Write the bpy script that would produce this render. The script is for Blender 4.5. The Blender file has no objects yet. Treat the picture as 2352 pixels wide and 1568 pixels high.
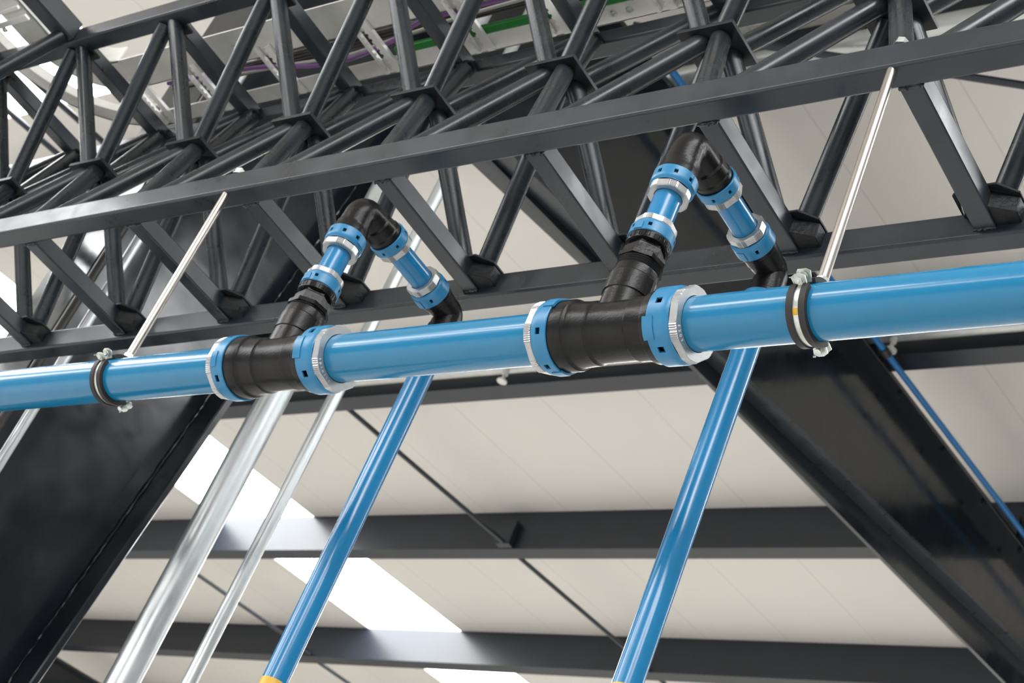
import bpy, bmesh, math, random
from mathutils import Vector, Matrix, noise
random.seed(7)
SC = bpy.context.scene
COL = SC.collection
S = 0.5                      # metres per truss module unit
EYE = 1.6                    # camera height above the floor, metres
PI = math.pi

# ------------------------------------------------------------------ camera
cam_d = bpy.data.cameras.new('camera'); cam = bpy.data.objects.new('camera', cam_d); COL.objects.link(cam)
RIGHT = Vector((0.78809186, 0.51012992, 0.34449773))
DOWN = Vector((-0.07627441, 0.63626644, -0.76768954))
FWD = Vector((-0.61081375, 0.57873351, 0.54034626))
cam.matrix_world = Matrix(((RIGHT.x, -DOWN.x, -FWD.x, 0), (RIGHT.y, -DOWN.y, -FWD.y, 0),
                           (RIGHT.z, -DOWN.z, -FWD.z, EYE), (0, 0, 0, 1)))
cam_d.sensor_width = 36; cam_d.lens = 4008.96 / 2352 * 36
cam_d.clip_end = 300; cam_d.clip_start = 0.05
cam_d.dof.use_dof = True; cam_d.dof.focus_distance = 3.45; cam_d.dof.aperture_fstop = 9.0
SC.camera = cam

# ------------------------------------------------------------------ world, exposure
SC.view_settings.view_transform = 'Standard'
SC.view_settings.look = 'None'
SC.view_settings.gamma = 1.0
SC.view_settings.exposure = -0.12
SC.view_settings.use_curve_mapping = False
W = bpy.data.worlds.new('world'); SC.world = W; W.use_nodes = True
wb = W.node_tree.nodes['Background']
wb.inputs['Color'].default_value = (0.93, 0.96, 1.0, 1); wb.inputs['Strength'].default_value = 0.55

# unseen area lights added under the roof to brighten the floor and ceiling
def fill_light(x, y, z, sx, sy, power, col=(1.0, 0.97, 0.92)):
    d = bpy.data.lights.new('added_fill_light', 'AREA'); d.shape = 'RECTANGLE'; d.size = sx; d.size_y = sy; d.energy = power; d.color = col
    o = bpy.data.objects.new('added_fill_light', d); COL.objects.link(o); o.location = (x, y, z)
LP = 275
for lx, ly in [(x, y) for x in (-24, -15, -6, 3, 11) for y in (-8.5, -3.5)] + [(x, y) for x in (-24, -16, -9) for y in (13.5, 20.5, 27)]:
        fill_light(lx, ly, 7.2 if ly < 0 else 8.2, 3.2, 1.4, LP)

# ------------------------------------------------------------------ materials
def mat(name, col, rough=0.5, metal=0.0, spec=0.5, coat=0.0, noise_amt=0.0, noise_scale=20.0, bump=0.0,
        bump_scale=60.0, rough_var=0.0, col2=None, emit=None, estr=0.0, stretch=None):
    m = bpy.data.materials.new(name); m.use_nodes = True
    nt = m.node_tree; b = nt.nodes['Principled BSDF']
    b.inputs['Base Color'].default_value = (*col, 1); b.inputs['Roughness'].default_value = rough
    b.inputs['Metallic'].default_value = metal; b.inputs['Specular IOR Level'].default_value = spec
    b.inputs['Coat Weight'].default_value = coat; b.inputs['Coat Roughness'].default_value = 0.08
    if emit:
        b.inputs['Emission Color'].default_value = (*emit, 1); b.inputs['Emission Strength'].default_value = estr
    tc = nt.nodes.new('ShaderNodeTexCoord'); mp = nt.nodes.new('ShaderNodeMapping')
    nt.links.new(tc.outputs['Object'], mp.inputs['Vector'])
    if stretch: mp.inputs['Scale'].default_value = stretch
    if noise_amt or rough_var or col2:
        n = nt.nodes.new('ShaderNodeTexNoise'); n.inputs['Scale'].default_value = noise_scale
        n.inputs['Detail'].default_value = 6; n.inputs['Roughness'].default_value = 0.6
        nt.links.new(mp.outputs['Vector'], n.inputs['Vector'])
        if noise_amt or col2:
            r = nt.nodes.new('ShaderNodeValToRGB')
            c2 = col2 or tuple(min(1, c * (1 + noise_amt)) for c in col)
            c1 = col if col2 else tuple(c * (1 - noise_amt) for c in col)
            r.color_ramp.elements[0].position = 0.32; r.color_ramp.elements[1].position = 0.7
            r.color_ramp.elements[0].color = (*c1, 1); r.color_ramp.elements[1].color = (*c2, 1)
            nt.links.new(n.outputs['Fac'], r.inputs['Fac']); nt.links.new(r.outputs['Color'], b.inputs['Base Color'])
        if rough_var:
            mr = nt.nodes.new('ShaderNodeMapRange')
            mr.inputs['From Min'].default_value = 0.3; mr.inputs['From Max'].default_value = 0.7
            mr.inputs['To Min'].default_value = max(0.02, rough - rough_var); mr.inputs['To Max'].default_value = rough + rough_var
            nt.links.new(n.outputs['Fac'], mr.inputs['Value']); nt.links.new(mr.outputs['Result'], b.inputs['Roughness'])
    if bump:
        n2 = nt.nodes.new('ShaderNodeTexNoise'); n2.inputs['Scale'].default_value = bump_scale
        n2.inputs['Detail'].default_value = 3
        nt.links.new(mp.outputs['Vector'], n2.inputs['Vector'])
        bp = nt.nodes.new('ShaderNodeBump'); bp.inputs['Strength'].default_value = bump; bp.inputs['Distance'].default_value = 0.004
        nt.links.new(n2.outputs['Fac'], bp.inputs['Height']); nt.links.new(bp.outputs['Normal'], b.inputs['Normal'])
    return m

M_STEEL = mat('slate_steel_paint', (0.017, 0.023, 0.030), 0.33, spec=0.5, noise_amt=0.35, noise_scale=7, rough_var=0.09, bump=0.05, bump_scale=25)
M_STEELR = mat('slate_steel_paint_rough', (0.008, 0.009, 0.011), 0.5, spec=0.25, noise_amt=0.4, noise_scale=40, bump=0.7, bump_scale=90)
M_PLATE = mat('node_plate_paint', (0.010, 0.012, 0.015), 0.4, spec=0.35, noise_amt=0.3, noise_scale=12)
M_FRAME = mat('frame_steel_paint', (0.007, 0.011, 0.016), 0.17, spec=0.5, noise_amt=0.15, noise_scale=4, rough_var=0.06, bump=1.0, bump_scale=2.4)
M_PURLIN = mat('purlin_paint', (0.016, 0.021, 0.030), 0.36, noise_amt=0.1, noise_scale=5)
M_TUBE = mat('tube_paint', (0.016, 0.021, 0.026), 0.29, spec=0.5, noise_amt=0.35, noise_scale=7, rough_var=0.07, bump=0.03, bump_scale=40)
M_BLUE = mat('blue_pipe_plastic', (0.006, 0.165, 0.335), 0.20, spec=0.5, coat=0.08, noise_amt=0.04, noise_scale=3, bump=0.10, bump_scale=45, stretch=(0.03, 1, 1))
M_BLUEV = mat('blue_pipe_plastic_upright', (0.009, 0.170, 0.375), 0.20, spec=0.5, coat=0.08, noise_amt=0.05, noise_scale=3)
M_COLLAR = mat('blue_collar_plastic', (0.020, 0.185, 0.37), 0.34, spec=0.5, noise_amt=0.06, noise_scale=30)
M_BLACK = mat('black_fitting_plastic', (0.007, 0.007, 0.0075), 0.30, spec=0.25, noise_amt=0.3, noise_scale=50, bump=0.12, bump_scale=160)
M_BLACKG = mat('black_glossy_plastic', (0.006, 0.006, 0.0065), 0.26, spec=0.2, noise_amt=0.3, noise_scale=50, bump=0.25, bump_scale=70)
M_NUT = mat('bare_aluminium', (0.44, 0.445, 0.45), 0.36, metal=0.75, noise_amt=0.08, noise_scale=60)
M_RUBBER = mat('black_rubber', (0.016, 0.014, 0.014), 0.6)
M_ZINC = mat('zinc_plated_steel', (0.62, 0.66, 0.62), 0.32, metal=0.8, noise_amt=0.12, noise_scale=60)
M_ROD = mat('stainless_rod', (0.40, 0.375, 0.345), 0.34, metal=0.95, noise_amt=0.06, noise_scale=20, stretch=(1, 1, 0.1))
M_GALV = mat('galvanised_conduit', (0.50, 0.53, 0.54), 0.36, metal=0.75, noise_amt=0.16, noise_scale=10, rough_var=0.1, stretch=(1, 1, 0.35))
M_GALVH = mat('galvanised_pipe', (0.55, 0.57, 0.56), 0.38, metal=0.7, noise_amt=0.1, noise_scale=8)
M_TRAY = mat('galvanised_tray', (0.66, 0.66, 0.63), 0.45, metal=0.3, noise_amt=0.08, noise_scale=12)
M_YEL = mat('yellow_band', (0.62, 0.36, 0.03), 0.4, noise_amt=0.05)
M_GREEN = mat('green_insulation', (0.008, 0.16, 0.02), 0.5)
M_PURPLE = mat('purple_cable', (0.16, 0.07, 0.22), 0.4)
M_CABLE = mat('black_cable', (0.02, 0.018, 0.016), 0.45)
M_CABLEG = mat('grey_cable', (0.32, 0.31, 0.29), 0.45)
M_BLUEC = mat('blue_tube', (0.012, 0.17, 0.46), 0.35)
M_FLOOR = mat('concrete_floor', (0.50, 0.49, 0.47), 0.35, noise_amt=0.08, noise_scale=1.5, rough_var=0.1)
M_WALL = mat('wall_cladding', (0.72, 0.71, 0.68), 0.6)
M_WALLD = mat('unseen_dark_wall', (0.07, 0.075, 0.085), 0.6)
M_RUNG = mat('bright_zinc_rung', (0.86, 0.86, 0.84), 0.35, metal=0.35)
M_INK = mat('engraved_marks', (0.80, 0.82, 0.83), 0.5)
M_SKY = mat('lit_rooflight_sheet', (0.9, 0.9, 0.9), 0.6, emit=(0.97, 0.985, 1.0), estr=13.0)

def ceiling_mat():
    m = bpy.data.materials.new('roof_liner_sheet'); m.use_nodes = True
    nt = m.node_tree; b = nt.nodes['Principled BSDF']; b.inputs['Roughness'].default_value = 0.55
    tc = nt.nodes.new('ShaderNodeTexCoord'); sx = nt.nodes.new('ShaderNodeSeparateXYZ')
    nt.links.new(tc.outputs['Object'], sx.inputs['Vector'])
    dv = nt.nodes.new('ShaderNodeMath'); dv.operation = 'MODULO'; dv.inputs[1].default_value = 1.0
    ad = nt.nodes.new('ShaderNodeMath'); ad.operation = 'ADD'; ad.inputs[1].default_value = 100.0
    nt.links.new(sx.outputs['X'], ad.inputs[0]); nt.links.new(ad.outputs[0], dv.inputs[0])
    cp = nt.nodes.new('ShaderNodeMath'); cp.operation = 'LESS_THAN'; cp.inputs[1].default_value = 0.012
    nt.links.new(dv.outputs[0], cp.inputs[0])
    n = nt.nodes.new('ShaderNodeTexNoise'); n.inputs['Scale'].default_value = 0.6
    nt.links.new(tc.outputs['Object'], n.inputs['Vector'])
    mx = nt.nodes.new('ShaderNodeMix'); mx.data_type = 'RGBA'
    mx.inputs['A'].default_value = (0.68, 0.655, 0.615, 1); mx.inputs['B'].default_value = (0.73, 0.705, 0.665, 1)
    nt.links.new(n.outputs['Fac'], mx.inputs['Factor'])
    m2 = nt.nodes.new('ShaderNodeMix'); m2.data_type = 'RGBA'
    m2.inputs['B'].default_value = (0.60, 0.58, 0.54, 1)
    nt.links.new(mx.outputs['Result'], m2.inputs['A']); nt.links.new(cp.outputs[0], m2.inputs['Factor'])
    nt.links.new(m2.outputs['Result'], b.inputs['Base Color'])
    bp = nt.nodes.new('ShaderNodeBump'); bp.inputs['Strength'].default_value = 0.3; bp.inputs['Distance'].default_value = 0.003
    bp.invert = True
    nt.links.new(cp.outputs[0], bp.inputs['Height']); nt.links.new(bp.outputs['Normal'], b.inputs['Normal'])
    return m
M_CEIL = ceiling_mat()

# ------------------------------------------------------------------ helpers (coordinates in units, eye at 0,0,0)
def U(p): return Vector((p[0] * S, p[1] * S, p[2] * S + EYE))

def obj(name, bm, m, parent=None, origin=None, smooth=35):
    """bmesh in unit space -> one mesh object in metres"""
    org = U(origin) if origin is not None else (parent.matrix_basis.translation.copy() if parent and not parent.parent else None)
    if parent is not None and parent.parent is not None:
        org = ROOTLOC[parent.name]
    for v in bm.verts: v.co = U(v.co)
    if org is None:
        mn = Vector((min(v.co[i] for v in bm.verts) for i in range(3))); mx = Vector((max(v.co[i] for v in bm.verts) for i in range(3)))
        org = (mn + mx) / 2
    for v in bm.verts: v.co -= org
    bmesh.ops.recalc_face_normals(bm, faces=bm.faces)
    me = bpy.data.meshes.new(name); bm.to_mesh(me); bm.free()
    o = bpy.data.objects.new(name, me); COL.objects.link(o)
    me.materials.append(m)
    if smooth:
        for p in me.polygons: p.use_smooth = True
        try: me.set_sharp_from_angle(angle=math.radians(smooth))
        except Exception: pass
    if smooth == 50:
        w_ = o.modifiers.new('weighted_normal', 'WEIGHTED_NORMAL'); w_.keep_sharp = True; w_.weight = 100
    if parent is not None: o.parent = parent; ROOTLOC[o.name] = org
    else: o.location = org; ROOTLOC[o.name] = org
    return o
ROOTLOC = {}
def thing(name, label, cat, base, group=None):
    o = bpy.data.objects.new(name, None); COL.objects.link(o); o.location = U(base); o.empty_display_size = 0.05
    o['label'] = label; o['category'] = cat; ROOTLOC[o.name] = U(base)
    if group: o['group'] = group
    return o
def tag(o, label, cat, group=None):
    o['label'] = label; o['category'] = cat
    if group: o['group'] = group
    return o
def struct(o): o['kind'] = 'structure'; return o

def frame(axis, ref=None):
    a = Vector(axis).normalized()
    r = Vector(ref) if ref is not None else (Vector((0, 0, 1)) if abs(a.z) < 0.9 else Vector((1, 0, 0)))
    u = (r - a * r.dot(a)).normalized(); v = a.cross(u)
    return a, u, v

def tube(bm, p0, p1, r, n=24, r1=None, caps=True):
    p0 = Vector(p0); p1 = Vector(p1); a, u, v = frame(p1 - p0); r1 = r if r1 is None else r1
    A = [bm.verts.new(p0 + (u * math.cos(t) + v * math.sin(t)) * r) for t in (2 * PI * i / n for i in range(n))]
    B = [bm.verts.new(p1 + (u * math.cos(t) + v * math.sin(t)) * r1) for t in (2 * PI * i / n for i in range(n))]
    for i in range(n):
        bm.faces.new((A[i], A[(i + 1) % n], B[(i + 1) % n], B[i]))
    if caps: bm.faces.new(A[::-1]); bm.faces.new(B)

def lathe(bm, org, axis, prof, n=64, ref=None, caps=True):
    """prof = [(s along axis, radius)]"""
    org = Vector(org); a, u, v = frame(axis, ref); rings = []
    for s, r in prof:
        rings.append([bm.verts.new(org + a * s + (u * math.cos(2 * PI * i / n) + v * math.sin(2 * PI * i / n)) * r) for i in range(n)])
    for A, B in zip(rings, rings[1:]):
        for i in range(n): bm.faces.new((A[i], A[(i + 1) % n], B[(i + 1) % n], B[i]))
    if caps: bm.faces.new(rings[0][::-1]); bm.faces.new(rings[-1])

def polar(bm, org, axis, s0, s1, rin, rfun, n=144, ref=None, bev=0.0):
    """ring between s0 and s1, outer radius rfun(angle), hole rin"""
    org = Vector(org); a, u, v = frame(axis, ref)
    def ring(s, f): return [bm.verts.new(org + a * s + (u * math.cos(t) + v * math.sin(t)) * f(t)) for t in (2 * PI * i / n for i in range(n))]
    L = [ring(s0, lambda t: rin), ring(s0, lambda t: rfun(t) - bev), ring(s0 + bev, rfun), ring(s1 - bev, rfun), ring(s1, lambda t: rfun(t) - bev), ring(s1, lambda t: rin)]
    for A, B in zip(L, L[1:] + L[:1]):
        for i in range(n): bm.faces.new((A[i], A[(i + 1) % n], B[(i + 1) % n], B[i]))

def box(bm, x0, x1, y0, y1, z0, z1, bev=0.0):
    vs = [bm.verts.new((x, y, z)) for x in (x0, x1) for y in (y0, y1) for z in (z0, z1)]
    idx = [(0, 1, 3, 2), (4, 6, 7, 5), (0, 4, 5, 1), (2, 3, 7, 6), (0, 2, 6, 4), (1, 5, 7, 3)]
    fs = [bm.faces.new([vs[i] for i in f]) for f in idx]
    if bev:
        es = list({e for f in fs for e in f.edges})
        bmesh.ops.bevel(bm, geom=es, offset=bev, segments=2, profile=0.7, affect='EDGES')
    return vs

def prism(bm, pts, ext, bev=0.0):
    """pts: planar polygon (3D), extruded by vector ext"""
    ext = Vector(ext); A = [bm.verts.new(Vector(p)) for p in pts]; B = [bm.verts.new(Vector(p) + ext) for p in pts]
    n = len(pts); fs = [bm.faces.new(A[::-1]), bm.faces.new(B)]
    for i in range(n): fs.append(bm.faces.new((A[i], A[(i + 1) % n], B[(i + 1) % n], B[i])))
    if bev:
        es = list({e for f in fs for e in f.edges}); bmesh.ops.bevel(bm, geom=es, offset=bev, segments=1, affect='EDGES')

def bead(bm, p0, p1, r=0.009, n=18, out=(0, 0, 0)):
    """an irregular weld bead along a joint"""
    p0 = Vector(p0); p1 = Vector(p1); a, u, v = frame(p1 - p0); prev = None; m = 8
    for k in range(n + 1):
        c = p0.lerp(p1, k / n); rr = r * random.uniform(0.55, 1.25) * (0.5 if k in (0, n) else 1)
        c = c + (u * random.uniform(-1, 1) + v * random.uniform(-1, 1)) * r * 0.35
        R = [bm.verts.new(c + (u * math.cos(2 * PI * i / m) + v * math.sin(2 * PI * i / m)) * rr) for i in range(m)]
        if prev:
            for i in range(m): bm.faces.new((prev[i], prev[(i + 1) % m], R[(i + 1) % m], R[i]))
        else: bm.faces.new(R[::-1])
        prev = R
    bm.faces.new(prev)

def rhs(bm, p0, p1, w, h, up=(0, 0, 1), rad=0.012, wall=None):
    """rectangular hollow section with rounded corners; w across, h along up"""
    p0 = Vector(p0); p1 = Vector(p1); a, u, v = frame(p1 - p0, up)
    prof = []
    for cx, cy, t0 in ((h / 2 - rad, w / 2 - rad, 0), (-h / 2 + rad, w / 2 - rad, PI / 2), (-h / 2 + rad, -w / 2 + rad, PI), (h / 2 - rad, -w / 2 + rad, 1.5 * PI)):
        for k in range(4):
            t = t0 + PI / 2 * k / 3; prof.append((cx + rad * math.cos(t), cy + rad * math.sin(t)))
    A = [bm.verts.new(p0 + u * x + v * y) for x, y in prof]; B = [bm.verts.new(p1 + u * x + v * y) for x, y in prof]
    n = len(prof)
    for i in range(n): bm.faces.new((A[i], A[(i + 1) % n], B[(i + 1) % n], B[i]))
    bm.faces.new(A[::-1]); bm.faces.new(B)

def sweep(bm, path, r, n=20, caps=True):
    """round tube along a path with parallel frames; r number or list"""
    P = [Vector(p) for p in path]; rings = []; ref = None
    for k, p in enumerate(P):
        t = (P[min(k + 1, len(P) - 1)] - P[max(k - 1, 0)]).normalized()
        if ref is None: _, u, v = frame(t)
        else:
            u = (ref - t * ref.dot(t)).normalized(); v = t.cross(u)
        ref = u; rr = r[k] if isinstance(r, (list, tuple)) else r
        rings.append([bm.verts.new(p + (u * math.cos(2 * PI * i / n) + v * math.sin(2 * PI * i / n)) * rr) for i in range(n)])
    for A, B in zip(rings, rings[1:]):
        for i in range(n): bm.faces.new((A[i], A[(i + 1) % n], B[(i + 1) % n], B[i]))
    if caps: bm.faces.new(rings[0][::-1]); bm.faces.new(rings[-1])

BM = bmesh.new

# ================================================================== building shell
T = 0.115                                           # roof slope dz/dy
def roofz(y, a=13.52): return a + T * y
X0, X1, Y0, Y1 = -66.0, 34.0, -22.0, 60.0
bm = BM(); box(bm, X0, X1, Y0, Y1, -EYE / S - 0.4, -EYE / S); struct(obj('floor', bm, M_FLOOR, smooth=0))
def roof_piece(x0, x1, name, m, y0=Y0, y1=Y1, lift=0.0, th=0.35):
    bm = BM(); prism(bm, [(x0, y0, roofz(y0) + lift), (x0, y1, roofz(y1) + lift), (x0, y1, roofz(y1) + th), (x0, y0, roofz(y0) + th)], (x1 - x0, 0, 0))
    return struct(obj(name, bm, m, smooth=0, origin=(0, 0, 0)))
SKA, SKB, SKC = (-29.80, -26.82), (1.2, 4.6), (-22.7, -19.3)     # rooflight strips
roof_piece(X0, SKA[0], 'ceiling', M_CEIL); roof_piece(SKA[1], SKC[0], 'ceiling', M_CEIL)
roof_piece(SKC[0], SKC[1], 'ceiling', M_CEIL, y0=9.5); roof_piece(SKC[1], SKB[0], 'ceiling', M_CEIL); roof_piece(SKB[1], X1, 'ceiling', M_CEIL)
roof_piece(SKA[0], SKA[1], 'window_1', M_SKY, lift=0.03, th=0.08); roof_piece(SKB[0], SKB[1], 'window_2', M_SKY, lift=0.03, th=0.08)
roof_piece(SKC[0], SKC[1], 'window_3', M_SKY, y1=9.5, lift=0.03, th=0.08)
bm = BM(); box(bm, X0, X1, Y1, Y1 + 0.4, -EYE / S, roofz(Y1)); struct(obj('wall_back', bm, M_WALL, smooth=0))
bm = BM(); box(bm, X0 - 0.4, X0, Y0, Y1, -EYE / S, roofz(Y0)); struct(obj('wall_left', bm, M_WALL, smooth=0))
bm = BM(); box(bm, X1, X1 + 0.4, Y0, Y1, -EYE / S, roofz(Y0)); struct(obj('added_wall_right', bm, M_WALLD, smooth=0))  # unseen wall, added dark to dim what the column web reflects

# ------------------------------------------------------------------ purlins
PY = [11.05, 16.6, 22.13, 27.75, 33.3]
plab = ['dark purlin crossing high up behind the truss, the nearest of the roof',
        'dark purlin hidden mostly behind the thick blue pipe, above the grey sprinkler pipe',
        'dark wide purlin crossing mid background, upper of the two below the blue pipe',
        'dark wide purlin crossing near the bottom edge, lower of the two below the blue pipe',
        'dark purlin beyond the bottom edge of the photo, farthest of the roof']
for k, y in enumerate(PY):
    z = 12.645 + T * y; h = 0.865
    pts = [(X0 + 2, y, z), (X0 + 2, y + .34, z), (X0 + 2, y + .34, z + .10), (X0 + 2, y + .30, z + .10), (X0 + 2, y + .30, z + .035),
           (X0 + 2, y + .035, z + .035), (X0 + 2, y + .035, z + h - .035), (X0 + 2, y + .30, z + h - .035), (X0 + 2, y + .30, z + h), (X0 + 2, y, z + h)]
    bm = BM(); prism(bm, pts, (X1 - X0 - 4, 0, 0)); tag(obj('purlin', bm, M_PURLIN, smooth=0), plab[k], 'beam', 'roof purlins')

# ------------------------------------------------------------------ portal frames
def portal(dx, label):
    xc = -10.92 + dx; hw = 0.28
    zf = -EYE / S
    t = thing('portal_frame', label, 'steel frame', (xc, 6.3, zf), 'portal frames')
    inn = lambda z: 7.09 + 0.1077 * (z - 3.7)
    zc = 10.70                                      # corner height of inner flange
    yc = inn(zc); bot = lambda y: 10.99 + 0.198 * (y - 9.05)
    zc = bot(yc + 0.05); yc = inn(zc)
    yo = 5.78; top = lambda y: 12.6 + T * y; ye = 46.0
    m = M_FRAME
    bm = BM(); prism(bm, [(xc - .03, yo, zf), (xc - .03, inn(zf), zf), (xc - .03, yc, zc), (xc - .03, yo, zc)], (.06, 0, 0)); obj('column_web', bm, m, t)
    bm = BM(); prism(bm, [(xc - .03, yo, zc), (xc - .03, yc, zc), (xc - .03, ye, 16.9), (xc - .03, ye, top(ye) - .05), (xc - .03, yo, top(yo) - .05)], (.06, 0, 0)); obj('rafter_web', bm, m, t)
    bm = BM(); prism(bm, [(xc - hw, yo - .06, zf), (xc - hw, yo, zf), (xc - hw, yo, top(yo)), (xc - hw, yo - .06, top(yo))], (2 * hw, 0, 0), .01); obj('column_outer_flange', bm, m, t, smooth=0)
    bm = BM(); prism(bm, [(xc - hw, inn(zf), zf), (xc - hw, inn(zf) + .07, zf), (xc - hw, yc + .07, zc), (xc - hw, yc, zc)], (2 * hw, 0, 0), .01)
    bead(bm, (xc + .04, inn(2) - .005, 2), (xc + .04, yc - .005, zc), .012, 200)
    obj('column_inner_flange', bm, m, t, smooth=0)
    ys = 26.0
    bm = BM(); prism(bm, [(xc - hw, yc, zc), (xc - hw, ys, bot(ys)), (xc - hw, ye, 16.9), (xc - hw, ye, 16.96), (xc - hw, ys, bot(ys) + .06), (xc - hw, yc, zc + .07)], (2 * hw, 0, 0), .01); obj('rafter_bottom_flange', bm, M_STEEL, t, smooth=0)  # lighter material than the frame paints in the floor's reflection on the underside
    bm = BM(); prism(bm, [(xc - hw, yo, top(yo)), (xc - hw, ye, top(ye)), (xc - hw, ye, top(ye) - .07), (xc - hw, yo, top(yo) - .07)], (2 * hw, 0, 0), .01); obj('rafter_top_flange', bm, m, t, smooth=0)
    for y, z0, z1 in ((7.55, 10.85, top(7.55) - .07),):
        bm = BM(); box(bm, xc - .24, xc + .24, y, y + .05, z0, z1, .006); obj('stiffener', bm, m, t, smooth=0)
    for y in PY:                                     # cleats carrying the purlins
        bm = BM(); box(bm, xc - .10, xc + .10, y - .12, y - .04, top(y) - .02, top(y) + .55, .008); obj('purlin_cleat', bm, m, t, smooth=0)
    for i in range(9):
        y = 14.3 + i * 1.55
        bm = BM(); lathe(bm, (xc + .2, y, top(y) - .075), (0, 0, -1), [(0, .035), (.03, .035), (.03, .02), (.06, .02)], 6); obj('flange_bolt', bm, M_PURLIN, t, smooth=0)
    return t
portal(0, 'dark tapered steel portal frame, column behind the truss at left, rafter running to lower right')
portal(-31.6, 'distant dark portal frame, only its rafter showing at the bottom left corner')

# ------------------------------------------------------------------ sag rods between purlins
def sag(x, y0, y1, label, r=0.045, a=12.72):
    bm = BM(); tube(bm, (x, y0, a + T * y0), (x, y1, a + T * y1), r, 12)
    tag(obj('sag_rod', bm, M_PURLIN), label, 'rod', 'thin sag rods between purlins')
sag(-21.1, 16.96, 22.1, 'thin dark sag rod ending at the cleat on the upper background purlin')
sag(-21.15, 22.5, 27.72, 'thin dark sag rod between the two wide background purlins, between the blue drop pipes')
sag(-21.2, 28.12, 33.25, 'thin dark sag rod starting under the lowest purlin right of the right blue drop pipe')
sag(-31.3, 22.5, 27.72, 'thin dark sag rod between the two background purlins, behind the small galvanised conduit')
sag(-31.5, 28.12, 33.25, 'thin dark sag rod at the bottom edge left of centre under the lowest purlin')
sag(-20.98, 5.9, 11.0, 'thin dark sag rod seen through the truss at upper left, the lower one')
sag(-19.9, 5.9, 11.0, 'thin dark sag rod seen through the truss at upper left, the upper one')
bm = BM(); box(bm, -21.28, -20.95, 21.95, 22.12, 15.20, 15.75, .02); tag(obj('purlin_cleat', bm, M_PURLIN, smooth=0), 'small dark cleat on the background purlin where the sag rod ends', 'bracket')
bm = BM(); tube(bm, (-10.45, 9.62, 12.45 + T * 9.62), (0.5, 15.49, 12.45 + T * 15.49), .045, 12)
tag(obj('bracing_rod', bm, M_PURLIN), 'thin dark bracing rod slanting across the roof at the right edge', 'rod')

# ------------------------------------------------------------------ sprinkler pipes
def hpipe(y, z, r, x0, x1, label, name='sprinkler_pipe'):
    t = thing(name, label, 'pipe', ((x0 + x1) / 2, y, z))
    bm = BM(); tube(bm, (x0, y, z), (x1, y, z), r, 28); obj('pipe', bm, M_GALVH, t)
    return t
t = hpipe(16.28, 14.73, 0.165, -60, 30, 'long galvanised sprinkler pipe just below the thick blue pipe in the background')
bm = BM(); lathe(bm, (-17.02, 16.28, 14.60), (0, 0, -1), [(0, .05), (.10, .05), (.10, .03), (.22, .03), (.22, .085), (.245, .085)], 16); obj('sprinkler_head', bm, M_TRAY, t)
bm = BM(); lathe(bm, (-10.35, 16.28, 14.60), (0, 0, -1), [(0, .05), (.10, .05), (.10, .03), (.22, .03), (.22, .085), (.245, .085)], 16); obj('sprinkler_head', bm, M_TRAY, t)
t2 = hpipe(10.78, 13.98, 0.12, -18, 30, 'galvanised pipe glimpsed high up at right between truss tubes')

# ------------------------------------------------------------------ blue tube beside the rafter
t = thing('air_tube', 'thin bright blue tube running down the roof along the right side of the rafter', 'pipe', (-10.4, 14, 12.44 + T * 14))
bm = BM(); tube(bm, (-10.4, 10.4, 12.44 + T * 10.4), (-10.36, 40, 12.44 + T * 40), .045, 16); obj('tube', bm, M_BLUEC, t)
bm = BM(); lathe(bm, (-10.4, 16.15, 12.44 + T * 16.15), (0, 1, T), [(0, .07), (.16, .07)], 16); obj('tube_clip', bm, M_CABLE, t)

# ------------------------------------------------------------------ upright conduits
def upright(x, y, r, z0, z1, m, name, label, cat='conduit'):
    bm = BM(); tube(bm, (x, y, z0), (x, y, z1), r, 32)
    return tag(obj(name, bm, m), label, cat)
ZF = -EYE / S
upright(-9.528, 7.0, .114, ZF, roofz(7) - .02, M_GALV, 'galvanised_conduit', 'thick galvanised upright conduit, left one of the two below the left tee')
upright(-8.872, 7.0, .050, ZF, roofz(7) - .02, M_GALV, 'galvanised_conduit', 'slim galvanised upright conduit right of the thick one')
upright(-10.3, 5.75, .040, ZF, roofz(5.6) - .1, M_GALV, 'galvanised_conduit', 'galvanised upright conduit in front of the dark column at the left edge')
upright(-10.36, 5.62, .034, ZF, roofz(5.45) - .1, M_CABLE, 'black_conduit', 'black upright conduit beside the silver one at the left edge')

# ================================================================== lattice truss
TR = thing('lattice_truss', 'dark slate lattice truss of square chords and round tubes crossing the whole photo', 'truss', (-6.5, 4.87, 5.36))
XA, XB = -12.57, 0.43
def nodeX(i): return -0.09 - i
ZB, ZT = 5.375, 7.40
for (y0, y1, z0, z1) in ((4.300, 4.432, ZB, ZB + .150), (5.325, 5.445, ZB - .034, ZB + .125), (4.300, 4.432, ZT, ZT + .14), (5.325, 5.445, ZT, ZT + .125)):
    bm = BM(); rhs(bm, (XA, (y0 + y1) / 2, (z0 + z1) / 2), (XB, (y0 + y1) / 2, (z0 + z1) / 2), y1 - y0, z1 - z0, rad=.017)
    obj('chord', bm, M_STEEL, TR, smooth=50)
for i in range(0, 13):
    x = nodeX(i)
    for zb in (ZB, ZT):
        bm = BM(); w = .108; h = .112
        rhs(bm, (x, 4.42, zb + h / 2 + .004), (x, 5.34, zb + h / 2 + .004), w, h, rad=.010)
        bead(bm, (x - w / 2, 4.436, zb + .004), (x + w / 2, 4.436, zb + .004), .010)
        bead(bm, (x + w / 2 + .002, 4.436, zb + .004), (x + w / 2 + .002, 4.436, zb + h), .007)
        bead(bm, (x - w / 2, 5.321, zb + .004), (x + w / 2, 5.321, zb + .004), .009)
        obj('strut', bm, M_STEEL, TR, smooth=50)
ZM = 6.45; PYM = 4.83
R_T = 0.056
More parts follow.
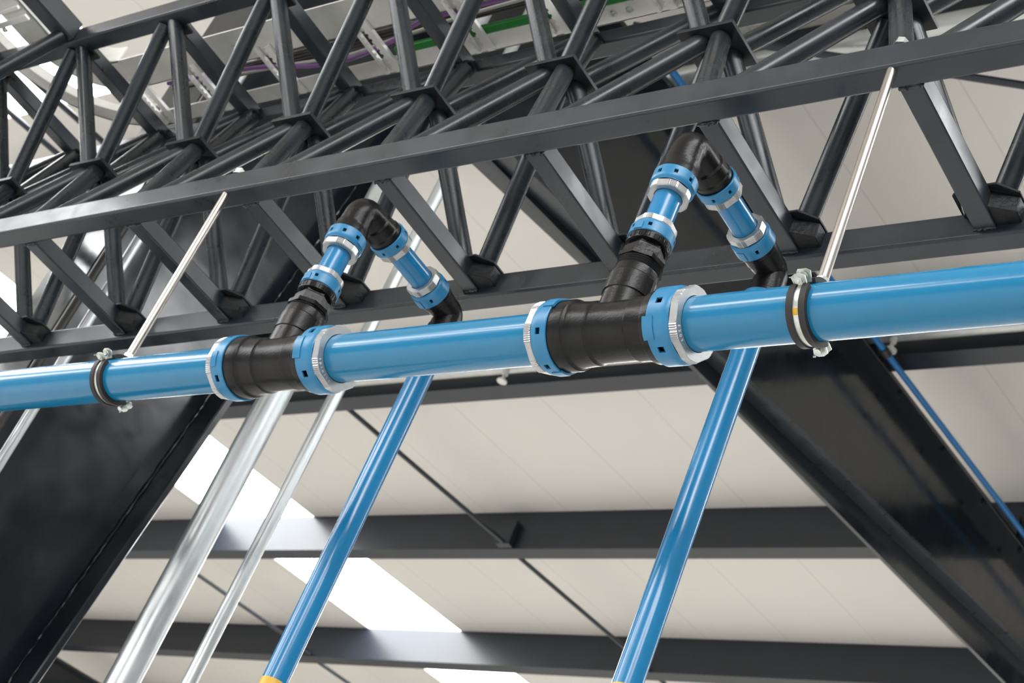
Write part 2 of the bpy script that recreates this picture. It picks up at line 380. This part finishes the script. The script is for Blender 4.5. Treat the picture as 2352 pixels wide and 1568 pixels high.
for i in range(0, 12):
    xc = nodeX(i) - 0.5
    bm = BM(); box(bm, xc - .168, xc + .168, PYM - .150, PYM + .150, ZM - .012, ZM + .012, .003); obj('node_plate', bm, M_PLATE, TR, smooth=0)
    for sx in (0.5, -0.5):
        for ye, sy in ((4.37, -1), (5.37, 1)):
            for zb, sz in ((ZB + .12, -1), (ZT + .01, 1)):
                bm = BM()
                if sy < 0: e = (xc + sx * .90, 4.40, zb)
                else: e = (xc + sx * .90, 5.30, zb - (.03 if sz < 0 else 0))
                tube(bm, (xc + sx * .11, PYM + sy * .058, ZM + sz * .010), e, R_T, 24)
                obj('brace_tube', bm, M_TUBE, TR)
for i in range(0, 13):                                 # small gussets where the tubes land on the far chords
    x = nodeX(i)
    bm = BM(); prism(bm, [(x - .135, 5.20, ZB + .115), (x - .09, 5.16, ZB + .115), (x + .09, 5.16, ZB + .115), (x + .175, 5.235, ZB + .115), (x + .175, 5.335, ZB + .115), (x - .135, 5.335, ZB + .115)], (0, 0, .014), .002)
    prism(bm, [(x + .05, 5.20, ZB + .02), (x + .17, 5.255, ZB + .02), (x + .17, 5.33, ZB + .02), (x + .05, 5.33, ZB + .02)], (0, 0, .095), .004)
    obj('gusset', bm, M_STEELR, TR, smooth=0)
    bm = BM(); box(bm, x - .15, x + .15, 4.405, 4.50, ZT - .012, ZT + .006, .003); obj('gusset', bm, M_STEELR, TR, smooth=0)
    bm = BM(); box(bm, x - .13, x + .13, 5.24, 5.33, ZT - .012, ZT + .006, .003); obj('gusset', bm, M_STEELR, TR, smooth=0)

# side truss joining at the upper left, running towards the viewer
ST = thing('side_truss', 'dark truss joining the main truss at the top left corner', 'truss', (-10.6, 3.4, 7.4))
bm = BM(); rhs(bm, (-10.13, 4.295, ZT + .09), (-10.13, 0.5, ZT + .09), .15, .17, rad=.015); obj('chord', bm, M_STEEL, ST, smooth=50)
bm = BM(); rhs(bm, (-11.13, 4.295, ZT + .09), (-11.13, 0.5, ZT + .09), .13, .15, rad=.015); obj('chord', bm, M_STEEL, ST, smooth=50)
bm = BM(); box(bm, -10.77, -10.43, 3.75, 4.05, 6.44, 6.464, .003); obj('node_plate', bm, M_PLATE, ST, smooth=0)
for ex, ey in ((-10.13, 4.25), (-11.13, 4.25), (-10.13, 3.45), (-11.13, 3.45)):
    bm = BM(); tube(bm, (-10.6 + (.1 if ex > -10.6 else -.1), 3.9 + (.06 if ey > 3.9 else -.06), 6.46), (ex, ey, ZT + .01), R_T, 24); obj('brace_tube', bm, M_TUBE, ST)

# ================================================================== blue compressed-air piping
PYC, PZC, PR = 4.33, 4.04, 0.1116
def hexish(R, flat=0.945, nseg=6, knurl=0.0022, kfrac=0.46, phase=0.0):
    """alternating flats and knurled arcs"""
    per = 2 * PI / nseg
    def f(t):
        q = ((t + phase) % per) / per
        if q < kfrac: return R + (knurl if int(q / kfrac * 18) % 2 else -knurl * .6)
        h = (1 - kfrac) * per / 2; d = (q - kfrac) / (1 - kfrac) * 2 * h - h
        return R * math.cos(h) / math.cos(d) * (1 - (1 - flat) * 0.0)
    return f
def ring_marks(txt, org, axis, s, rad, ang0, size, parent, ref):
    """small raised characters set round the face of a ring, each letter facing along the axis"""
    a, u, v = frame(axis, ref); bm = BM()
    step = size * 0.80 / rad
    for k, ch in enumerate(txt):
        cu = bpy.data.curves.new('glyph', 'FONT'); cu.body = ch; cu.size = size; cu.align_x = 'CENTER'; cu.extrude = 0.0
        o = bpy.data.objects.new('glyph', cu); COL.objects.link(o)
        dg = bpy.context.evaluated_depsgraph_get(); me = o.evaluated_get(dg).to_mesh()
        t = ang0 + k * step
        rd = u * math.cos(t) + v * math.sin(t); tg = -u * math.sin(t) + v * math.cos(t)
        vs = [bm.verts.new(Vector(org) + a * s + rd * (rad - q.co.y + size * .35) + tg * q.co.x) for q in me.vertices]
        for p in me.polygons:
            try: bm.faces.new([vs[i] for i in p.vertices])
            except ValueError: pass
        COL.objects.unlink(o); bpy.data.objects.remove(o); bpy.data.curves.remove(cu)
    if len(bm.faces): obj('ring_lettering', bm, M_INK, parent, smooth=0)
    else: bm.free()

def nut(parent, org, axis, s0, s1, R, rin, phase=0.0, ref=None, marks=None):
    bm = BM(); polar(bm, org, axis, s0, s1, rin, hexish(R, phase=phase), 216, ref, .004)
    o = obj('retaining_nut', bm, M_NUT, parent, smooth=20)
    if marks: ring_marks(marks[0], org, axis, (s1 if marks[3] > 0 else s0) + .0012 * marks[3], marks[1], marks[2], marks[4], o, ref)
    return o
def collar(parent, org, axis, s0, s1, R, rin, ref=None, holes=(30, 120, 210, 300), toward=1, tab=None, hw=6.0):
    """blue locking collar: thin shell with square windows; 'toward' = side where the nut sits"""
    a, u, v = frame(axis, ref); org = Vector(org); bm = BM(); n = 180
    L = s1 - s0
    ss = [0, .04, .12, .34, .62, .80, .92, 1.0] if toward > 0 else [0, .08, .20, .38, .66, .88, .96, 1.0]
    def rr(q):
        e = q if toward > 0 else 1 - q               # e=1 at nut side: rolled-in shoulder
        if e > .8: return R - .012 * ((e - .8) / .2) ** 2
        if e < .04: return R - .003
        return R
    win = (3, 3) if toward > 0 else (3, 3)
    def inwin(i, k):
        if k != 3: return False
        deg = 360.0 * (i + .5) / n
        return any(abs((deg - h + 180) % 360 - 180) < hw for h in holes)
    def ringv(q, r): return [bm.verts.new(org + a * (s0 + q * L) + (u * math.cos(2 * PI * i / n) + v * math.sin(2 * PI * i / n)) * r) for i in range(n)]
    out = [ringv(q, rr(q)) for q in ss]; inn = [ringv(q, rin) for q in ss]
    for k in range(len(ss) - 1):
        for i in range(n):
            j = (i + 1) % n
            if inwin(i, k): continue
            bm.faces.new((out[k][i], out[k][j], out[k + 1][j], out[k + 1][i]))
            bm.faces.new((inn[k][i], inn[k + 1][i], inn[k + 1][j], inn[k][j]))
    for i in range(n):
        j = (i + 1) % n
        bm.faces.new((out[0][i], inn[0][i], inn[0][j], out[0][j])); bm.faces.new((out[-1][i], out[-1][j], inn[-1][j], inn[-1][i]))
    k = 3                                              # walls of the windows
    for i in range(n):
        if inwin(i, k):
            if not inwin(i - 1, k): bm.faces.new((out[k][i], out[k + 1][i], inn[k + 1][i], inn[k][i]))
            if not inwin((i + 1) % n, k): j = (i + 1) % n; bm.faces.new((out[k][j], inn[k][j], inn[k + 1][j], out[k + 1][j]))
            j = (i + 1) % n
            bm.faces.new((out[k][i], inn[k][i], inn[k][j], out[k][j])); bm.faces.new((out[k + 1][i], out[k + 1][j], inn[k + 1][j], inn[k + 1][i]))
    if tab:                                            # raised pads on the shell
        for (d0, d1, q0, q1) in tab:
            m_ = max(4, int((d1 - d0) / 3)); A = []; 
            for i in range(m_ + 1):
                t = math.radians(d0 + (d1 - d0) * i / m_); rd = u * math.cos(t) + v * math.sin(t)
                A.append([bm.verts.new(org + a * (s0 + q * L) + rd * r_) for q, r_ in ((q0, R - .006), (q0, R + .0045), (q1, R + .0045), (q1, R - .006))])
            for P_, Q_ in zip(A, A[1:]):
                for c in range(3): bm.faces.new((P_[c], P_[c + 1], Q_[c + 1], Q_[c]))
            bm.faces.new(A[0]); bm.faces.new(A[-1][::-1])
    return obj('locking_collar', bm, M_COLLAR, parent, smooth=28)

XREF = (0, -0.73, -0.68)       # points from the main pipe towards the viewer
def main_pipe(x0, x1, label, marks=None):
    bm = BM(); lathe(bm, (x0, PYC, PZC), (1, 0, 0), [(0, PR - .004), (.004, PR), (x1 - x0 - .004, PR), (x1 - x0, PR - .004)], 96)
    tag(obj('main_pipe', bm, M_BLUE), label, 'pipe', 'thick blue main pipe lengths')
main_pipe(-13.0, -6.252, 'thick blue pipe length left of the left black tee')
main_pipe(-5.708, -4.314, 'thick blue pipe length between the two black tees')
main_pipe(-3.770, 1.5, 'thick blue pipe length right of the right black tee')

def tee(xr, label, pads, marks, holes):
    """xr: axis of the upright branch"""
    t = thing('tee_fitting', label, 'pipe fitting', (xr, PYC, PZC), 'black tee fittings')
    o = (xr, PYC, PZC); X = (1, 0, 0)
    prof = [(-.268, .128), (-.262, .150), (-.232, .1525), (-.222, .1525), (-.175, .1525), (-.166, .150), (-.158, .141), (-.150, .138), (-.118, .138), (-.106, .1365),
            (-.064, .1360), (-.055, .1300), (-.046, .1275), (.05, .1275), (.130, .1280), (.138, .1335), (.144, .1335), (.150, .1325), (.214, .1345), (.222, .1480), (.228, .1500), (.262, .1500), (.268, .128)]
    bm = BM(); lathe(bm, o, X, prof, 96, XREF)
    lathe(bm, o, (0, 0, 1), [(.04, .100), (.115, .1015), (.15, .1015), (.166, .1020), (.170, .1075), (.262, .1075), (.268, .1035), (.300, .1020), (.309, .1005), (.312, .097)], 72)
    for sx in (-1, 1):                                 # mould webs either side of the branch
        prism(bm, [(xr + sx * .118, PYC - .008, PZC + .10), (xr + sx * .09, PYC - .008, PZC + .10), (xr + sx * .09, PYC - .008, PZC + .28), (xr + sx * .112, PYC - .008, PZC + .26)], (0, .016, 0))
    obj('body', bm, M_BLACK, t, smooth=28)
    collar(t, o, X, -.312, -.232, .1610, .1530, XREF, holes[0], -1, pads[0])
    collar(t, o, X, .262, .366, .1610, .1530, XREF, holes[1], 1, pads[1])
    nut(t, o, X, -.348, -.314, .1565, PR + .003, ref=XREF, phase=.45)
    nut(t, o, X, .366, .402, .1565, PR + .003, ref=XREF, phase=.1, marks=marks)
    return t
ZXR, ZXL = -4.042, -5.980
tee(ZXR, 'black plastic tee with blue collars on the main pipe at right of centre', [[(-78, -56, .45, 1.12), (62, 84, .45, 1.12)], [(-18, 16, -.12, .34)]], ('E203', .1335, 0.0, 1, .024), ((-13, 47, 120, 200, 280), (-43, 33, 110, 190, 250)))
tee(ZXL, 'black plastic tee with blue collars on the main pipe at left of centre', [[(-35, -8, .1, .55)], [(-48, -8, -.10, .34)]], ('spinlic', .1335, -.05, 1, .024), ((14, 102, 192, 282), (-62, 20, 110, 200)))

def thread(bm, x, z0, z1, r):
    n = 5; p = [(0, r - .004)]
    for i in range(n):
        a_ = (i + .0) / n * (z1 - z0); b_ = (i + .5) / n * (z1 - z0); p += [(a_ + .001, r - .004), (b_, r), (b_ + (z1 - z0) / n * .3, r - .002)]
    p.append((z1 - z0, r - .004)); lathe(bm, (x, PYC, z0), (0, 0, 1), p, 72)

def riser(xr, dz, zh, lab, eu, en, ef):
    """eu, en, ef: how much shorter the upper sockets and longer the far socket are"""
    Z = lambda z: z + dz
    t = thing('threaded_adapter', 'black threaded adapter with hex nut on top of the %s tee' % lab, 'pipe fitting', (xr, PYC, Z(4.36)), 'black threaded adapters')
    bm = BM(); thread(bm, xr, Z(4.352), Z(4.412), .0970); obj('thread', bm, M_BLACKG, t)
    bm = BM(); lathe(bm, (xr, PYC, Z(4.404)), (0, 0, 1), [(0, .092), (.004, .108), (.026, .108), (.030, .09)], 8, (.8, -.5, 0)); obj('flange_nut', bm, M_BLACKG, t, smooth=20)
    bm = BM(); lathe(bm, (xr, PYC, Z(4.42)), (0, 0, 1), [(0, .094), (.062, .094), (.070, .086), (.092, .086)], 6, (.3, -1, 0))
    obj('hex_body', bm, M_BLACKG, t, smooth=20)
    bm = BM(); lathe(bm, (xr, PYC, Z(4.500)), (0, 0, 1), [(0, .085), (.005, .0955), (.032, .0975), (.038, .0975), (.044, .0955), (.09, .094), (.095, .07)], 72)
    for k in range(26):
        a_ = 2 * PI * k / 26
        box(bm, xr + .096 * math.cos(a_) - .0022, xr + .096 * math.cos(a_) + .0022, PYC + .096 * math.sin(a_) - .0022, PYC + .096 * math.sin(a_) + .0022, Z(4.512), Z(4.534))
    obj('ribbed_socket', bm, M_BLACKG, t, smooth=28)
    VR = (0.2, -1, 0)
    collar(t, (xr, PYC, Z(4.540)), (0, 0, 1), 0, .066, .1010, .0945, VR, (15, 105, 195, 285, 325), 1, [(335, 358, .05, .6)], 5)
    nut(t, (xr, PYC, Z(4.608)), (0, 0, 1), 0, .034, .0925, .0655, ref=VR, phase=.3)
    # short upright pipe
    bm = BM(); tube(bm, (xr, PYC, Z(4.598)), (xr, PYC, zh - .279 + eu), .0630, 64); tag(obj('riser_pipe', bm, M_BLUEV), 'short blue upright pipe above the %s tee' % lab, 'pipe', 'short blue upright pipes')
    # upper elbow
    t = thing('elbow_fitting', 'black 90 degree elbow at the top of the %s swan neck' % lab, 'pipe fitting', (xr, PYC, zh), 'black upper elbows')
    R_ = .060; path = [(xr, PYC, zh - .16), (xr, PYC, zh - R_)]
    for k in range(1, 9):
        q = PI / 2 * k / 8; path.append((xr, PYC + R_ - R_ * math.cos(q), zh - R_ + R_ * math.sin(q)))
    path.append((xr, PYC + .13, zh))
    bm = BM(); sweep(bm, path, .0770, 48)
    lathe(bm, (xr, PYC, zh), (0, 0, -1), [(.085, .072), (.092, .0790), (.130, .0800), (.134, .0860), (.185 - eu, .0880), (.190 - eu, .0905), (.272 - eu, .0915), (.275 - eu, .07)], 64)
    lathe(bm, (xr, PYC, zh), (0, 1, 0), [(.075, .072), (.080, .0770), (.140 - en, .0780), (.144 - en, .0815), (.150 - en, .0860), (.156 - en, .0815), (.205 - en, .0860), (.212 - en, .0915), (.222 - en, .0925), (.232 - en, .0900), (.270 - en, .0915), (.275 - en, .07)], 64)
    obj('body', bm, M_BLACK, t, smooth=28)
    collar(t, (xr, PYC, zh), (0, 0, -1), .222 - eu, .298 - eu, .1010, .0925, VR, (20, 110, 200, 290, 335), 1, [(250, 285, .1, .8)], 6)
    nut(t, (xr, PYC, zh), (0, 0, -1), .300 - eu, .338 - eu, .0930, .0655, ref=VR, phase=.75)
    HR = (1, 0, 0)
    collar(t, (xr, PYC, zh), (0, 1, 0), .242 - en, .305 - en, .1010, .0925, (0.3, 0, -1), (10, 80, 170, 260, 320), 1, None, 5)
    nut(t, (xr, PYC, zh), (0, 1, 0), .307 - en, .345 - en, .0930, .0655, ref=(0.3, 0, -1), phase=.2)
    yd = 5.195 if lab == 'right' else 5.166
    # level pipe
    bm = BM(); tube(bm, (xr, PYC + .28 - en, zh), (xr, yd - .222 - ef, zh), .0630, 64); tag(obj('level_pipe', bm, M_BLUEV), 'short blue level pipe between the two elbows of the %s swan neck' % lab, 'pipe', 'short blue level pipes')
    # lower elbow
    yd = 5.195 if lab == 'right' else 5.166; dy = yd - PYC
    t = thing('elbow_fitting', 'black 90 degree elbow above the drop pipe behind the %s part of the main pipe' % lab, 'pipe fitting', (xr, yd, zh), 'black lower elbows')
    R2 = .035; path = [(xr, yd - .12, zh), (xr, yd - R2, zh)]
    for k in range(1, 9):
        q = PI / 2 * k / 8; path.append((xr, yd - R2 + R2 * math.sin(q), zh - R2 + R2 * math.cos(q)))
    path.append((xr, yd, zh - .12))
    bm = BM(); sweep(bm, path, .0770, 48)
    lathe(bm, (xr, yd, zh), (0, -1, 0), [(.07, .072), (.076, .0800), (.110, .0810), (.114, .0855), (.150 + ef, .0865), (.155 + ef, .0905), (.215 + ef, .0915), (.218 + ef, .07)], 64)
    lathe(bm, (xr, yd, zh), (0, 0, -1), [(.07, .072), (.076, .0800), (.110, .0810), (.114, .0855), (.150, .0865), (.155, .0905), (.215, .0915), (.218, .07)], 64)
    obj('body', bm, M_BLACK, t, smooth=28)
    collar(t, (xr, yd, zh), (0, -1, 0), .180 + ef, .262 + ef, .1010, .0925, (0.6, 0, -1), (0, 90, 180, 270), 1, [(300, 325, .1, .7)], 5)
    nut(t, (xr, yd, zh), (0, -1, 0), .264 + ef, .305 + ef, .0930, .0655, ref=(0.3, 0, -1), phase=.5)
    collar(t, (xr, yd, zh), (0, 0, -1), .180, .250, .1010, .0925, VR, (20, 110, 200, 290), 1, None, 5)
    nut(t, (xr, yd, zh), (0, 0, -1), .252, .288, .0930, .0655, ref=VR, phase=.75)
    # drop pipe to the floor
    zb = 2.80 if lab == 'left' else 2.88
    t = thing('drop_pipe', 'long blue drop pipe with a yellow band below the %s tee' % lab, 'pipe', (xr, yd, ZF), 'long blue drop pipes')
    bm = BM(); tube(bm, (xr, yd, ZF), (xr, yd, zh - .2), .0630, 64); obj('pipe', bm, M_BLUEV, t)
    bm = BM(); polar(bm, (xr, yd, zb - .28), (0, 0, 1), 0, .28, .0632, lambda a_: .0642, 64); obj('yellow_band', bm, M_YEL, t)
riser(ZXR, -0.012, 5.135, 'right', 0.0, 0.0, .006)
riser(ZXL, -0.042, 5.065, 'left', .028, .028, -.018)

# ------------------------------------------------------------------ pipe clamps and hanger rods
def clamp(xc, yr, lab, yellow):
    t = thing('pipe_clamp', 'zinc pipe clamp with black rubber liner around the main pipe at the %s' % lab, 'pipe clamp', (xc, PYC, PZC), 'zinc pipe clamps')
    a0 = 154.0                                         # split line angle in the YZ plane
    w = .040; R0 = PR
    def arcv(bm, d0, d1, x0, x1, r0, r1, n=40):
        A = []
        for i in range(n + 1):
            q = math.radians(d0 + (d1 - d0) * i / n); c, s_ = math.cos(q), math.sin(q)
            A.append([bm.verts.new((xc + x, PYC + c * r, PZC + s_ * r)) for x, r in ((x0, r0), (x0, r1), (x1, r1), (x1, r0))])
        for P_, Q_ in zip(A, A[1:]):
            for c in range(4): bm.faces.new((P_[c], P_[(c + 1) % 4], Q_[(c + 1) % 4], Q_[c]))
        bm.faces.new(A[0]); bm.faces.new(A[-1][::-1])
    for k, (d0, d1) in enumerate(((a0 + 11, a0 + 172), (a0 - 172, a0 - 11))):
        bm = BM(); arcv(bm, d0, d1, -w, w, R0 + .001, R0 + .010)
        arcv(bm, d0, d1, -w, -.013, R0 + .010, R0 + .0225); arcv(bm, d0, d1, .013, w, R0 + .010, R0 + .0225)
        o = obj('rubber_liner', bm, M_RUBBER, t, smooth=40)
        bm = BM(); arcv(bm, d0 - 3, d1 + 3, -.0135, .0135, R0 + .0105, R0 + .016)
        for ang, sg in ((d0 - 3, 1), (d1 + 3, -1)):     # ears turned outwards
            q = math.radians(ang); rd = Vector((0, math.cos(q), math.sin(q))); tg = Vector((0, -math.sin(q), math.cos(q))) * sg
            c = Vector((xc, PYC, PZC))
            pts = [c + rd * (R0 + .008) + Vector((-.026, 0, 0)), c + rd * (R0 + .008) + Vector((.026, 0, 0)), c + rd * (R0 + .052) + Vector((.030, 0, 0)),
                   c + rd * (R0 + .062) + Vector((.012, 0, 0)), c + rd * (R0 + .062) + Vector((-.012, 0, 0)), c + rd * (R0 + .052) + Vector((-.030, 0, 0))]
            prism(bm, pts, tg * .0055)
            prism(bm, [c + rd * (R0 + .048) + Vector((-.030, 0, 0)), c + rd * (R0 + .052) + Vector((-.030, 0, 0)), c + rd * (R0 + .060) + tg * .016 + Vector((-.030, 0, 0)), c + rd * (R0 + .056) + tg * .016 + Vector((-.030, 0, 0))], (.012, 0, 0))
        obj('band', bm, M_ZINC, t, smooth=30)
    for ang in (a0, a0 + 180):
        q = math.radians(ang); rd = Vector((0, math.cos(q), math.sin(q))); tg = Vector((0, -math.sin(q), math.cos(q)))
        c = Vector((xc, PYC, PZC)) + rd * (R0 + .034)
        bm = BM(); lathe(bm, c - tg * .045, tg, [(0, .010), (.002, .0145), (.012, .0145), (.012, .0085), (.084, .0085), (.084, .0085), (.086, .006)], 20)
        lathe(bm, c + tg * .022, tg, [(0, .016), (.012, .016)], 6); lathe(bm, c - tg * .016, tg, [(0, .019), (.004, .019)], 20)
        obj('bolt', bm, M_ZINC, t, smooth=30)
    bm = BM(); lathe(bm, (xc, PYC, PZC + R0 + .012), (0, 0, 1), [(0, .028), (.045, .028)], 6); obj('boss_nut', bm, M_ZINC, t, smooth=20)
    if yellow:
        bm = BM(); arcv(bm, 212, 224, -.0128, .0128, R0 + .0158, R0 + .0168, 6); obj('yellow_mark', bm, M_YEL, t)
    # the hanger rod is a thing of its own
    h = thing('hanger_rod', 'silver hanger rod from the truss chord down to the %s pipe clamp' % lab, 'rod', (xc, PYC, PZC + R0 + .05), 'silver hanger rods')
    bm = BM(); tube(bm, (xc, yr, PZC + R0 + .04), (xc, yr, ZB + .01), .0225, 32); obj('rod', bm, M_ROD, h)
    bm = BM(); tube(bm, (xc, yr, ZB - .005), (xc, yr, ZB + .205), .010, 16); obj('stud', bm, M_ZINC, h)
    bm = BM(); lathe(bm, (xc + .002, yr, ZB + .150), (0, 0, 1), [(0, .036), (.004, .036), (.004, .028), (.038, .028), (.042, .024)], 6, (1, .3, 0)); obj('hex_nut', bm, M_ZINC, h, smooth=20)
clamp(-3.13, 4.330, 'right', True)
clamp(-7.19, 4.330, 'left', False)

# ================================================================== cable tray above the truss
CT = thing('cable_tray', 'light galvanised cable tray with slotted rungs lying on top of the truss', 'cable tray', (-7, 5.0, 7.6))
TZ = 7.655
bm = BM(); box(bm, -10.15, 0.0, 4.72, 5.0, TZ, TZ + .012, .003); box(bm, -10.15, 0.0, 5.0 - .012, 5.0, TZ, TZ + .085, .003); obj('side_rail', bm, M_TRAY, CT, smooth=0)
bm = BM(); box(bm, -10.15, 0.0, 5.25, 5.385, TZ, TZ + .012, .003); box(bm, -10.15, 0.0, 5.373, 5.385, TZ, TZ + .16, .003); obj('side_rail', bm, M_TRAY, CT, smooth=0)
def arcplate(bm, cx, cy, r0, r1, z0, z1, n=24):
    A = []
    for i in range(n + 1):
        q = PI / 2 + PI / 2 * i / n; A.append([bm.verts.new((cx + math.cos(q) * r, cy + math.sin(q) * r, z)) for r, z in ((r0, z0), (r1, z0), (r1, z1), (r0, z1))])
    for P_, Q_ in zip(A, A[1:]):
        for c in range(4): bm.faces.new((P_[c], P_[(c + 1) % 4], Q_[(c + 1) % 4], Q_[c]))
    bm.faces.new(A[0]); bm.faces.new(A[-1][::-1])
bm = BM(); arcplate(bm, -10.15, 4.29, .43, .71, TZ, TZ + .012); arcplate(bm, -10.15, 4.29, .43, .442, TZ, TZ + .16); box(bm, -10.86, -10.58, 0.3, 4.29, TZ, TZ + .012, .003)
box(bm, -10.592, -10.58, .3, 4.29, TZ, TZ + .16, .003); obj('bend_rail', bm, M_TRAY, CT, smooth=30)
bm = BM(); arcplate(bm, -10.15, 4.29, .96, 1.095, TZ, TZ + .012); arcplate(bm, -10.15, 4.29, 1.083, 1.095, TZ, TZ + .16); box(bm, -11.245, -11.11, 0.3, 4.29, TZ, TZ + .012, .003)
box(bm, -11.245, -11.233, .3, 4.29, TZ, TZ + .16, .003); obj('bend_rail', bm, M_TRAY, CT, smooth=30)
for x in (-4.9, -5.6, -6.40, -7.02, -7.83, -8.75, -9.52, -10.12):
    bm = BM(); box(bm, x - .075, x - .045, 4.9, 5.36, TZ - .03, TZ - .002, .003); box(bm, x + .02, x + .072, 4.9, 5.36, TZ - .03, TZ - .002, .003); 
    for k in range(9):
        y = 4.93 + k * .047; box(bm, x - .044, x - .030, y, y + .022, TZ - .030, TZ - .024); box(bm, x + .008, x + .020, y, y + .022, TZ - .030, TZ - .024)
    obj('rung', bm, M_RUNG, CT, smooth=0)
for y in (4.1, 3.5, 2.9):
    bm = BM(); box(bm, -11.2, -10.6, y - .07, y - .04, TZ - .03, TZ - .002, .003); box(bm, -11.2, -10.6, y + .02, y + .07, TZ - .03, TZ - .002, .003); obj('rung', bm, M_RUNG, CT, smooth=0)
bm = BM(); box(bm, -11.11, -10.86, 3.62, 4.02, TZ, TZ + .01, .002); obj('cover_plate', bm, M_TRAY, CT, smooth=0)
for p in [(-5.98, 5.31), (-5.86, 5.31), (-5.5, 5.33), (-5.05, 5.31), (-6.9, 4.86), (-7.4, 4.86), (-9.0, 4.86), (-9.6, 4.9), (-10.98, 3.83), (-10.3, 4.86), (-8.3, 5.32), (-10.95, 4.2)]:
    bm = BM(); lathe(bm, (p[0], p[1], TZ), (0, 0, -1), [(0, .026), (.005, .026), (.005, .017), (.020, .014)], 12); obj('bolt', bm, M_ZINC, CT)
def cable(path, r, m, name, label):
    P = [Vector(p) for p in path]; pts = []
    for i in range(len(P) - 1):
        a_, b_, c_, d_ = P[max(i - 1, 0)], P[i], P[i + 1], P[min(i + 2, len(P) - 1)]
        for k in range(8):
            q = k / 8; pts.append(.5 * ((2 * b_) + (c_ - a_) * q + (2 * a_ - 5 * b_ + 4 * c_ - d_) * q * q + (3 * b_ - a_ - 3 * c_ + d_) * q ** 3))
    pts.append(P[-1]); bm = BM(); sweep(bm, pts, r, 10); tag(obj(name, bm, m), label, 'cable', 'cables in the tray')
TC = TZ + .03
cable([(-9.9, 5.04, TC), (-9.0, 5.09, TC), (-8.5, 5.19, TC), (-8.1, 5.20, TC), (-7.6, 5.12, TC), (-7.2, 5.04, TC), (-5, 5.045, TC), (-2, 5.045, TC)], .016, M_PURPLE, 'purple_cable', 'purple cable looping inside the tray above the truss')
cable([(-9.9, 5.10, TC + .045), (-8.8, 5.16, TC + .045), (-8.2, 5.2, TC + .045), (-7.6, 5.15, TC + .045), (-6.6, 5.1, TC + .045), (-4, 5.08, TC + .045), (-2, 5.08, TC + .045)], .013, M_CABLEG, 'grey_cable', 'grey cable beside the purple one in the tray')
for k in range(4):
    y = 5.09 + .027 * k
    cable([(-9.9, y, TC + .085), (-8, y + .01, TC + .085), (-6.5, y, TC + .085), (-4, y + .01, TC + .085), (-1, y, TC + .085)], .012, M_CABLE, 'black_cable', ['black cable in the tray nearest the viewer', 'black cable in the tray, second in from the viewer', 'black cable in the tray, third in from the viewer', 'black cable in the tray beside the green strip'][k])
bm = BM(); box(bm, -7.75, -1.0, 5.205, 5.26, TC - .01, TC + .03, .004); tag(obj('green_strip', bm, M_GREEN), 'bright green earth strip lying along the far rail of the tray', 'strip')
